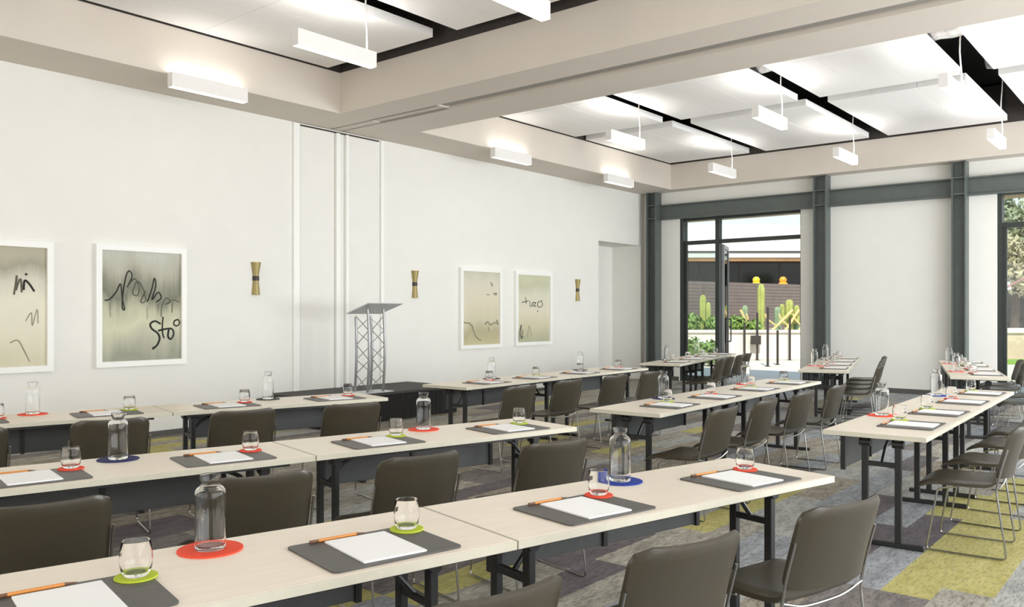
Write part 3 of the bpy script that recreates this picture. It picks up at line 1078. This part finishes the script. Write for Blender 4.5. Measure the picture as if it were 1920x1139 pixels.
COAST = {}
def make_coaster(kind, colour, label):
    key = (kind, colour)
    cn = {'lime': 'lime', 'red': 'red', 'navy': 'navy', 'blue': 'blue', 'charcoal': 'charcoal'}[colour]
    if key not in COAST:
        o = disc(0.058 if kind == 'small' else 0.1).build('coaster' if kind == 'small' else 'carafe_coaster', M[colour], None, True)
        COAST[key] = o
    else:
        o = COAST[key].copy()
        COL.objects.link(o)
    return tag(o, label, 'coaster', 'round coasters under the tumblers' if kind == 'small' else 'round mats under the carafes')


def make_tumbler(label):
    prof = [(0, 0), (0.029, 0), (0.034, 0.004), (0.041, 0.02), (0.0445, 0.042), (0.0435, 0.065), (0.0385, 0.099), (0.037, 0.1),
            (0.0362, 0.0985), (0.0412, 0.065), (0.042, 0.042), (0.0385, 0.022), (0.031, 0.0125), (0, 0.011)]
    o = MB().lathe(prof, 28).build('tumbler', M['glass'], None, True)
    return tag(o, label, 'tumbler', 'clear stemless tumblers on the coasters')


def make_carafe(label):
    prof = [(0, 0), (0.046, 0), (0.0495, 0.004), (0.0495, 0.182), (0.0478, 0.194), (0.042, 0.203), (0.034, 0.209), (0.0295, 0.2145), (0.029, 0.223), (0.0345, 0.232), (0.0345, 0.245), (0.033, 0.2465),
            (0.0315, 0.245), (0.0315, 0.233), (0.026, 0.224), (0.0265, 0.2125), (0.032, 0.2055), (0.0395, 0.2), (0.045, 0.192), (0.0467, 0.181), (0.0467, 0.02), (0.043, 0.0145), (0, 0.0135)]
    prof = [(r_ * 0.95, z_ * 0.95) for r_, z_ in prof]
    o = MB().lathe(prof, 36).build('carafe', M['glass'], None, True)
    return tag(o, label, 'carafe', 'clear glass carafes on the tables')


# ------------------------------------------------------------------ the three blocks of rows
# row: (block, row name, near front-corner of the row's first table (x, y), bearing of the row from +Y clockwise in degrees)
NB, MBK, FB = 'near block', 'middle block', 'far block'


class Row:
    def __init__(s, block, name, end, from_far, deg, seats, coast, carafe):
        a = math.radians(deg)
        s.t = Vector((math.sin(a), math.cos(a), 0))
        s.n = Vector((-math.cos(a), math.sin(a), 0))
        e_ = Vector((end[0], end[1], 0))
        s.k = 1.0 if block == NB else 1.03
        s.o = e_ - s.t * (2 * TL + 0.004) if from_far else e_
        s.block, s.name, s.seats, s.coast, s.carafe = block, name, seats, coast, carafe
        s.rz = math.atan2(s.t.y, s.t.x)

    def at(s, along, depth, z=0.0):
        p = s.o + s.t * along + s.n * depth
        return (p.x, p.y, z)


SR, CR, OR = 'stage-side row', 'centre row', 'outer row'
ROWS = [
    Row(NB, OR, (-1.315, 3.933), True, 13.6, [(0.58, 0.2), (1.38, 0.2), (2.15, 0.18), (3.0, 0.17)], ['lime', 'lime', 'red', 'red'], ['red', 'blue']),
    Row(NB, CR, (-3.188, 4.548), True, 13.2, [(0.47, 0.36), (1.32, 0.33), (2.11, 0.31), (2.92, 0.38)], ['red', 'red', 'lime', 'lime'], ['navy', 'red']),
    Row(NB, SR, (-5.58, 5.06), True, 13.2, [(0.45, 0.37), (1.28, 0.36), (2.14, 0.37), (2.96, 0.45)], ['red', 'lime', 'red', 'red'], ['red', 'charcoal']),
    Row(MBK, OR, (-1.289, 5.469), False, -1.8, [(0.52, 0.12), (1.38, 0.12), (2.3, 0.13), (3.15, 0.12)], ['lime', 'lime', 'red', 'lime'], ['red', 'blue']),
    Row(MBK, CR, (-3.118, 5.511), False, -2.0, [(0.2, 0.13), (0.94, 0.16), (1.8, 0.18), (2.72, 0.19)], ['lime', 'red', 'lime', 'lime'], ['navy', 'red']),
    Row(MBK, SR, (-5.73, 6.247), False, -1.7, [(-0.02, 0.43), (0.84, 0.4), (1.71, 0.44), (2.52, 0.45)], ['red', 'lime', 'charcoal', 'red'], ['charcoal', 'charcoal']),
    Row(FB, OR, (-1.72, 11.057), False, -14.5, [(0.5, 0.15), (1.35, 0.13), (2.3, 0.12), (3.15, 0.15)], ['red', 'red', 'lime', 'red'], ['red', 'red']),
    Row(FB, CR, (-3.528, 11.048), False, -14.5, [(0.48, 0.06), (1.32, 0.06), (2.1, 0.06), (2.95, 0.06)], ['red', 'red', 'lime', 'red'], ['red', 'navy']),
    Row(FB, SR, (-5.881, 10.981), False, -12.5, [(0.85, 0.1), (1.5, 0.1), (2.15, 0.11), (2.75, 0.12)], ['lime', 'red', 'lime', 'red'], ['navy', 'charcoal']),
]
SEATN = ['nearest seat', 'second seat from camera', 'third seat from camera', 'farthest seat']
TABN = ['nearer', 'farther']
proto = {}


def put(key, maker, label, loc, rz):
    if key not in proto:
        o = maker(label)
        proto[key] = o
        o.location = loc
        o.rotation_euler = (0, 0, rz)
        return o
    return dup(proto[key], label, loc, rz)


rj = random.Random(5)
for R in ROWS:
    where = '%s of the %s' % (R.name, R.block)
    for ti in range(2):
        c0 = (TL / 2 + ti * (TL + 0.004)) * R.k
        tb = put('table', make_table, 'beige folding table with black legs, %s one in the %s' % (TABN[ti], where), R.at(c0, TD / 2), R.rz)
        tb.scale.x = R.k
        # carafe on its felt mat at the middle of the table, towards the stage side
        cp = c0 + (0.07 if ti == 0 else 0.03) + rj.uniform(-0.02, 0.02)
        col = R.carafe[ti]
        o = make_coaster('big', col, 'round %s mat under the carafe, %s table, %s' % (col, TABN[ti], where))
        o.location = R.at(cp, 0.5, TH)
        put('carafe', make_carafe, 'clear glass carafe on %s mat, %s table, %s' % (col, TABN[ti], where), R.at(cp, 0.5, TH + 0.005), R.rz)
        for k in range(2):
            si = ti * 2 + k
            sx = c0 + ((-0.37 if ti == 0 else -0.44) if k == 0 else 0.5)
            col = R.coast[si]
            sn = SEATN[si]
            jr = rj.uniform(-0.03, 0.03)
            put('mat', make_mat, 'charcoal desk mat, %s, %s' % (sn, where), R.at(sx, 0.205, TH), R.rz + jr)
            put('pad', make_pad, 'white note pad on desk mat, %s, %s' % (sn, where), R.at(sx - 0.005, 0.195, TH + 0.006), R.rz + jr + rj.uniform(-0.03, 0.03))
            put('pen', make_pen, 'orange pencil above note pad, %s, %s' % (sn, where), R.at(sx - 0.05, 0.356, TH + 0.006), R.rz + jr + rj.uniform(-0.03, 0.03))
            o = make_coaster('small', col, '%s round coaster under tumbler, %s, %s' % (col, sn, where))
            gp_ = R.at(sx + 0.185, 0.325, TH + 0.006)
            o.location = gp_
            put('tumbler', make_tumbler, 'clear tumbler on %s coaster, %s, %s' % (col, sn, where), (gp_[0], gp_[1], gp_[2] + 0.005), R.rz)
            al, dd = R.seats[si]
            put('chair', make_chair, 'olive-grey sled-base chair, %s, %s' % (sn, where), R.at(al, -dd), R.rz + rj.uniform(-0.06, 0.03))

# ------------------------------------------------------------------ outside, beyond the glass door and the window
def out(u, dep, z):
    """a spot outside given by its bearing from the room, distance and height"""
    p = FW * dep + RT * ((u - 960) / 1580 * dep)
    return Vector((p.x, p.y, z))


b = MB().box(-60, 40, YF + 0.25, 90, -0.2, -0.01)
o = struct(b.build('patio', M['patio']))
b = MB().box(XW - 1, XR + 1, YF + 0.25, 18.0, 3.62, 3.85)
o = struct(b.build('canopy', M['canopy']))
o.name = 'trim_12'

RZ = YAW
def local_box(name, m, parent, x0, x1, y0, y1, z0, z1):
    return MB().box(x0, x1, y0, y1, z0, z1).build(name, m, parent)

# neighbouring pavilion
pv = thing('pavilion', 'low white pavilion with dark windows and timber eaves beyond the brown fence', 'building', out(1390, 46, 0), RZ)
local_box('wall', M['render'], pv, -7, 7, 0.4, 5, 0, 4.3)
local_box('roof_fascia', M['fascia'], pv, -7.6, 7.6, -0.9, 5.4, 4.45, 4.72)
local_box('roof_edge', M['post'], pv, -7.65, 7.65, -0.95, 5.45, 4.72, 4.8)
local_box('eaves', M['eaves'], pv, -7.5, 7.5, -0.8, 5.3, 4.3, 4.45)
wf = local_box('window_band', M['darkglass'], pv, -6.6, 6.6, 0.3, 0.4, 0.9, 4.3)
mb = MB()
for i in range(7):
    x = -6.6 + i * 2.2
    mb.box(x - 0.04, x + 0.04, 0.26, 0.4, 0.9, 4.3)
mb.build('mullions', M['post'], pv)
local_box('upper_wall', M['render'], pv, -6.5, 6.5, 2.0, 5.3, 4.8, 6.5)

# brown slatted fence
fa, fb_ = out(1262, 29, 0), out(1540, 34, 0)
L_ = (fb_ - fa).length
fz = math.atan2(fb_.y - fa.y, fb_.x - fa.x)
fe = thing('slat_fence', 'brown horizontal board fence behind the cactus bed', 'fence', (fa + fb_) / 2, fz)
mb = MB()
for i in range(21):
    mb.box(-L_ / 2, L_ / 2, -0.012, 0.012, 0.05 + i * 0.122, 0.05 + i * 0.122 + 0.112)
mb.build('boards', M['fence'], fe)
for i in range(6):
    x = -L_ / 2 + 0.1 + i * (L_ - 0.2) / 5
    MB().box(x - 0.05, x + 0.05, 0.014, 0.1, 0, 2.6).build('post', M['post'], fe)

# two rounded ornaments standing behind the fence top
for u, m, cname in ((1418, 'yellow', 'yellow'), (1468, 'orange', 'orange')):
    c = out(u, 36, 0)
    g = thing('garden_ornament', '%s rounded ornament showing above the brown fence, %s one' % (cname, 'left' if cname == 'yellow' else 'right'), 'garden ornament', c, 0, 'rounded ornaments above the fence')
    MB().tube([(0, 0, 0), (0, 0, 2.66)], 0.04).build('stem', M['post'], g)
    MB().lathe([(0, 2.66), (0.2, 2.66), (0.21, 2.72), (0.13, 2.8), (0.15, 2.86), (0.15, 2.94), (0.09, 3.02), (0, 3.04)], 20).build('dome', M[m], g, True)

# planting bed
pb = thing('planter', 'low pale concrete planter in front of the brown fence', 'planter', out(1400, 27.0, 0), RZ)
local_box('wall_face', M['planter'], pb, -3.2, 3.2, -0.2, 0.2, 0, 0.86)
local_box('coping', M['planter'], pb, -3.3, 3.3, -0.26, 0.26, 0.86, 0.94)
so = MB().box(-3.2, 3.2, 0.2, 1.5, 0, 0.8).build('soil', M['rock'], pb)


def shrub(u, dep, z, rad, n, size, m, label, seed):
    rnd = random.Random(seed)
    c = out(u, dep, z)
    t = thing('shrub', label, 'shrub', c, 0)
    MB().leaves((0, 0, rad[2] * 1.0), rad, n, size, rnd).build('foliage', M[m], t)
    MB().tube([(0, 0, 0), (0.02, 0, rad[2])], 0.03, 6).build('stem', M['bark'], t)
    return t


shrub(1298, 28.2, 0.84, (0.36, 0.36, 0.32), 340, 0.1, 'leaf', 'leafy green shrub in the planter seen through the side pane, left', 1)
shrub(1339, 28.3, 0.84, (0.34, 0.36, 0.30), 320, 0.1, 'leaf', 'leafy green shrub in the planter seen through the side pane, beside the mullion', 2)
shrub(1382, 28.0, 0.84, (0.32, 0.36, 0.28), 380, 0.1, 'leaf', 'leafy green shrub in the planter just right of the open door leaf', 3)
shrub(1413, 27.9, 0.84, (0.28, 0.3, 0.22), 300, 0.09, 'leaf', 'low green shrub in the planter left of the tall cactus', 4)
shrub(1297, 24.0, 0.0, (0.35, 0.3, 0.42), 320, 0.09, 'leaf', 'green shrub at the ground beside the pale boulder, left of it', 5)
shrub(1330, 23.6, 0.0, (0.42, 0.3, 0.36), 360, 0.09, 'leaf', 'green shrub at the ground in front of the pale boulder', 6)
rk = MB()
bmesh.ops.create_icosphere(rk.b, subdivisions=3, radius=0.5)
rr = random.Random(3)
for v in rk.b.verts:
    v.co = Vector((v.co.x * 1.1, v.co.y * 0.8, max(-0.3, v.co.z) * 0.8 + 0.24)) * (1 + 0.07 * rr.uniform(-1, 1))
o = rk.build('boulder', M['rock'], None, True)
o.location = out(1314, 25.2, 0.0)
tag(o, 'pale boulder between green shrubs seen through the side pane', 'boulder')


def cactus(u, dep, z0, h, r, m, label, arms=()):
    t = thing('cactus', label, 'cactus', out(u, dep, z0), 0)
    def ribbed(pts, r):
        b = MB()
        n = len(pts)
        seg = 16
        rings = []
        for i, p in enumerate(pts):
            k = 1 if i < n - 2 else (0.8 if i == n - 2 else 0.3)
            rings.append([b.b.verts.new(Vector(p) + Vector((math.cos(2 * PI * q / seg), math.sin(2 * PI * q / seg), 0)) * r * k * (1 if q % 2 else 0.82)) for q in range(seg)])
        for i in range(n - 1):
            for q in range(seg):
                b.b.faces.new((rings[i][q], rings[i][(q + 1) % seg], rings[i + 1][(q + 1) % seg], rings[i + 1][q]))
        b.b.faces.new(rings[-1])
        b.b.faces.new(rings[0][::-1])
        return b
    ribbed([(0, 0, h * i / 8) for i in range(8)] + [(0, 0, h * 0.97), (0, 0, h)], r).build('column', M[m], t)
    for dx, za, hh in arms:
        ribbed([(0, 0, za), (dx * 0.5, 0, za + 0.06), (dx, 0, za + 0.12), (dx, 0, za + 0.2 + hh * 0.5), (dx, 0, za + 0.2 + hh * 0.9), (dx, 0, za + 0.2 + hh)], r * 0.75).build('arm', M[m], t)
    return t


cactus(1427, 28.4, 0.84, 1.62, 0.12, 'cactus', 'tallest yellow-green column cactus before the brown fence')
cactus(1318, 28.6, 0.8, 1.3, 0.11, 'cactus', 'yellow-green column cactus left of the mullion, seen through the side pane', [(0.2, 0.35, 0.5)])
cactus(1397, 28.5, 0.84, 0.9, 0.1, 'aloe', 'grey-green column cactus right of the open door leaf')
cactus(1458, 28.5, 0.84, 0.85, 0.11, 'aloe', 'grey-green column cactus in the middle right of the bed')
cactus(1480, 28.4, 0.84, 1.1, 0.13, 'cactus', 'green cactus with side arms at the right of the bed', [(-0.25, 0.2, 0.55), (0.25, 0.25, 0.45)])
cactus(1493, 28.5, 0.84, 0.8, 0.1, 'aloe', 'small grey-green cactus at the right end of the bed')
for u, lean, lab in ((1408, -0.35, 'pale bare agave stalk leaning left beside the grey-green cactus'), (1444, 0.75, 'pale forked agave stalk leaning right in the bed'), (1470, 0.5, 'pale agave stalk before the armed cactus'), (1496, 0.45, 'pale agave stalk at the right end of the bed')):
    t = thing('agave_stalk', lab, 'plant stalk', out(u, 28.1, 0.84), RZ)
    MB().tube(smooth_line([(0, 0, 0), (lean * 0.35, 0, 0.25), (lean, 0, 0.75)]), 0.045, 7).build('stalk', M['straw'], t, True)
    MB().tube(smooth_line([(lean * 0.3, 0, 0.2), (-0.1, 0, 0.45), (-0.16, 0, 0.62)]), 0.03, 7).build('side_shoot', M['straw'], t, True)

# dark posts on the patio
for u, vb, h, lab in ((1439.5, 687, 1.66, 'tall dark post on the patio, nearest and left of the front pair'), (1458, 684, 1.0, 'dark post on the patio, right of the tall front post'),
                      (1481, 657, 1.35, 'dark post at the right side of the patio, farther back'), (1420, 650, 1.5, 'dark post with a small box, middle of the patio'),
                      (1396, 652, 1.2, 'dark post beside the open door leaf on the patio')):
    dep = 1580 * 1.49 / (vb - 587)
    dep = min(dep, 26.6)
    t = thing('patio_post', lab, 'post', out(u, dep, -0.01), RZ, 'dark posts on the patio')
    MB().tube([(0, 0, 0), (0, 0, h)], 0.035, 10).build('pole', M['post'], t, True)
    MB().lathe([(0, 0), (0.08, 0), (0.08, 0.012), (0, 0.012)], 16).build('base_flange', M['post'], t)
    if u == 1420:
        MB().box(-0.2, 0.1, -0.06, 0.06, 0.5, 0.78).build('box', M['post'], t)

# beyond the window on the right
gw = thing('garden_wall', 'low tan garden wall beyond the right window', 'garden wall', out(1960, 27, 0), RZ)
local_box('wall_face', M['tanwall'], gw, -3.5, 3.5, -0.15, 0.15, 0, 0.85)
local_box('coping', M['planter'], gw, -3.6, 3.6, -0.22, 0.22, 0.85, 1.0)
o = MB().box(-3.6, 3.6, -0.9, 0.9, 0, 0.05).build('lawn_strip', M['lawn'])
o.location = out(1960, 25.4, -0.005)
o.rotation_euler = (0, 0, RZ)
tag(o, 'strip of green lawn before the tan garden wall', 'lawn')
o['kind'] = 'stuff'
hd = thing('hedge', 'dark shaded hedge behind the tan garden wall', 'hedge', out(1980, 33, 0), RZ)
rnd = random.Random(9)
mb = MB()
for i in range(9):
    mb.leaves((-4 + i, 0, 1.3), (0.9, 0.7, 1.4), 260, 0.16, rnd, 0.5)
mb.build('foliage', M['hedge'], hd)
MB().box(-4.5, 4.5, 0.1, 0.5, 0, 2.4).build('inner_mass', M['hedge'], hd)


def tree(u, dep, h, crown, n, size, m, label, seed):
    rnd = random.Random(seed)
    t = thing('garden_tree', label, 'tree', out(u, dep, 0), 0, 'trees beyond the right window')
    MB().tube([(0, 0, 0), (0.08, 0, h * 0.4), (0, 0.05, h * 0.75)], 0.14, 9, radii=[0.17, 0.13, 0.07]).build('trunk', M['bark'], t, True)
    mb = MB()
    for k in range(7):
        c = Vector((rnd.uniform(-1, 1) * crown[0] * 0.6, rnd.uniform(-1, 1) * crown[1] * 0.6, h * 0.75 + rnd.uniform(-1, 1) * crown[2] * 0.6))
        mb.leaves(c, (crown[0] * 0.55, crown[1] * 0.55, crown[2] * 0.5), n // 7, size, rnd, 0.3)
    mb.build('crown', M[m], t)
    return t


tree(1900, 31, 4.3, (1.5, 1.4, 1.3), 1900, 0.12, 'blossom', 'pale olive tree close beyond the right window', 11)
tree(1955, 38, 7.0, (3.2, 2.2, 2.2), 2400, 0.2, 'leafgrey', 'taller grey-green tree behind the pale one, at the right edge', 12)
tree(1880, 43, 7.2, (2.6, 2.0, 2.0), 2000, 0.2, 'leafgrey', 'grey-green tree farthest back beyond the right window', 13)
t = thing('bare_branch', 'slanting pinkish bare branch in front of the dark hedge', 'branch', out(1878, 23.9, 0), RZ)
MB().tube([(-0.05, 0, 0), (-0.05, 0, 2.1), (0.3, 0, 2.3), (1.1, 0, 2.7)], 0.03, 7).build('stem', M['pink'], t, True)
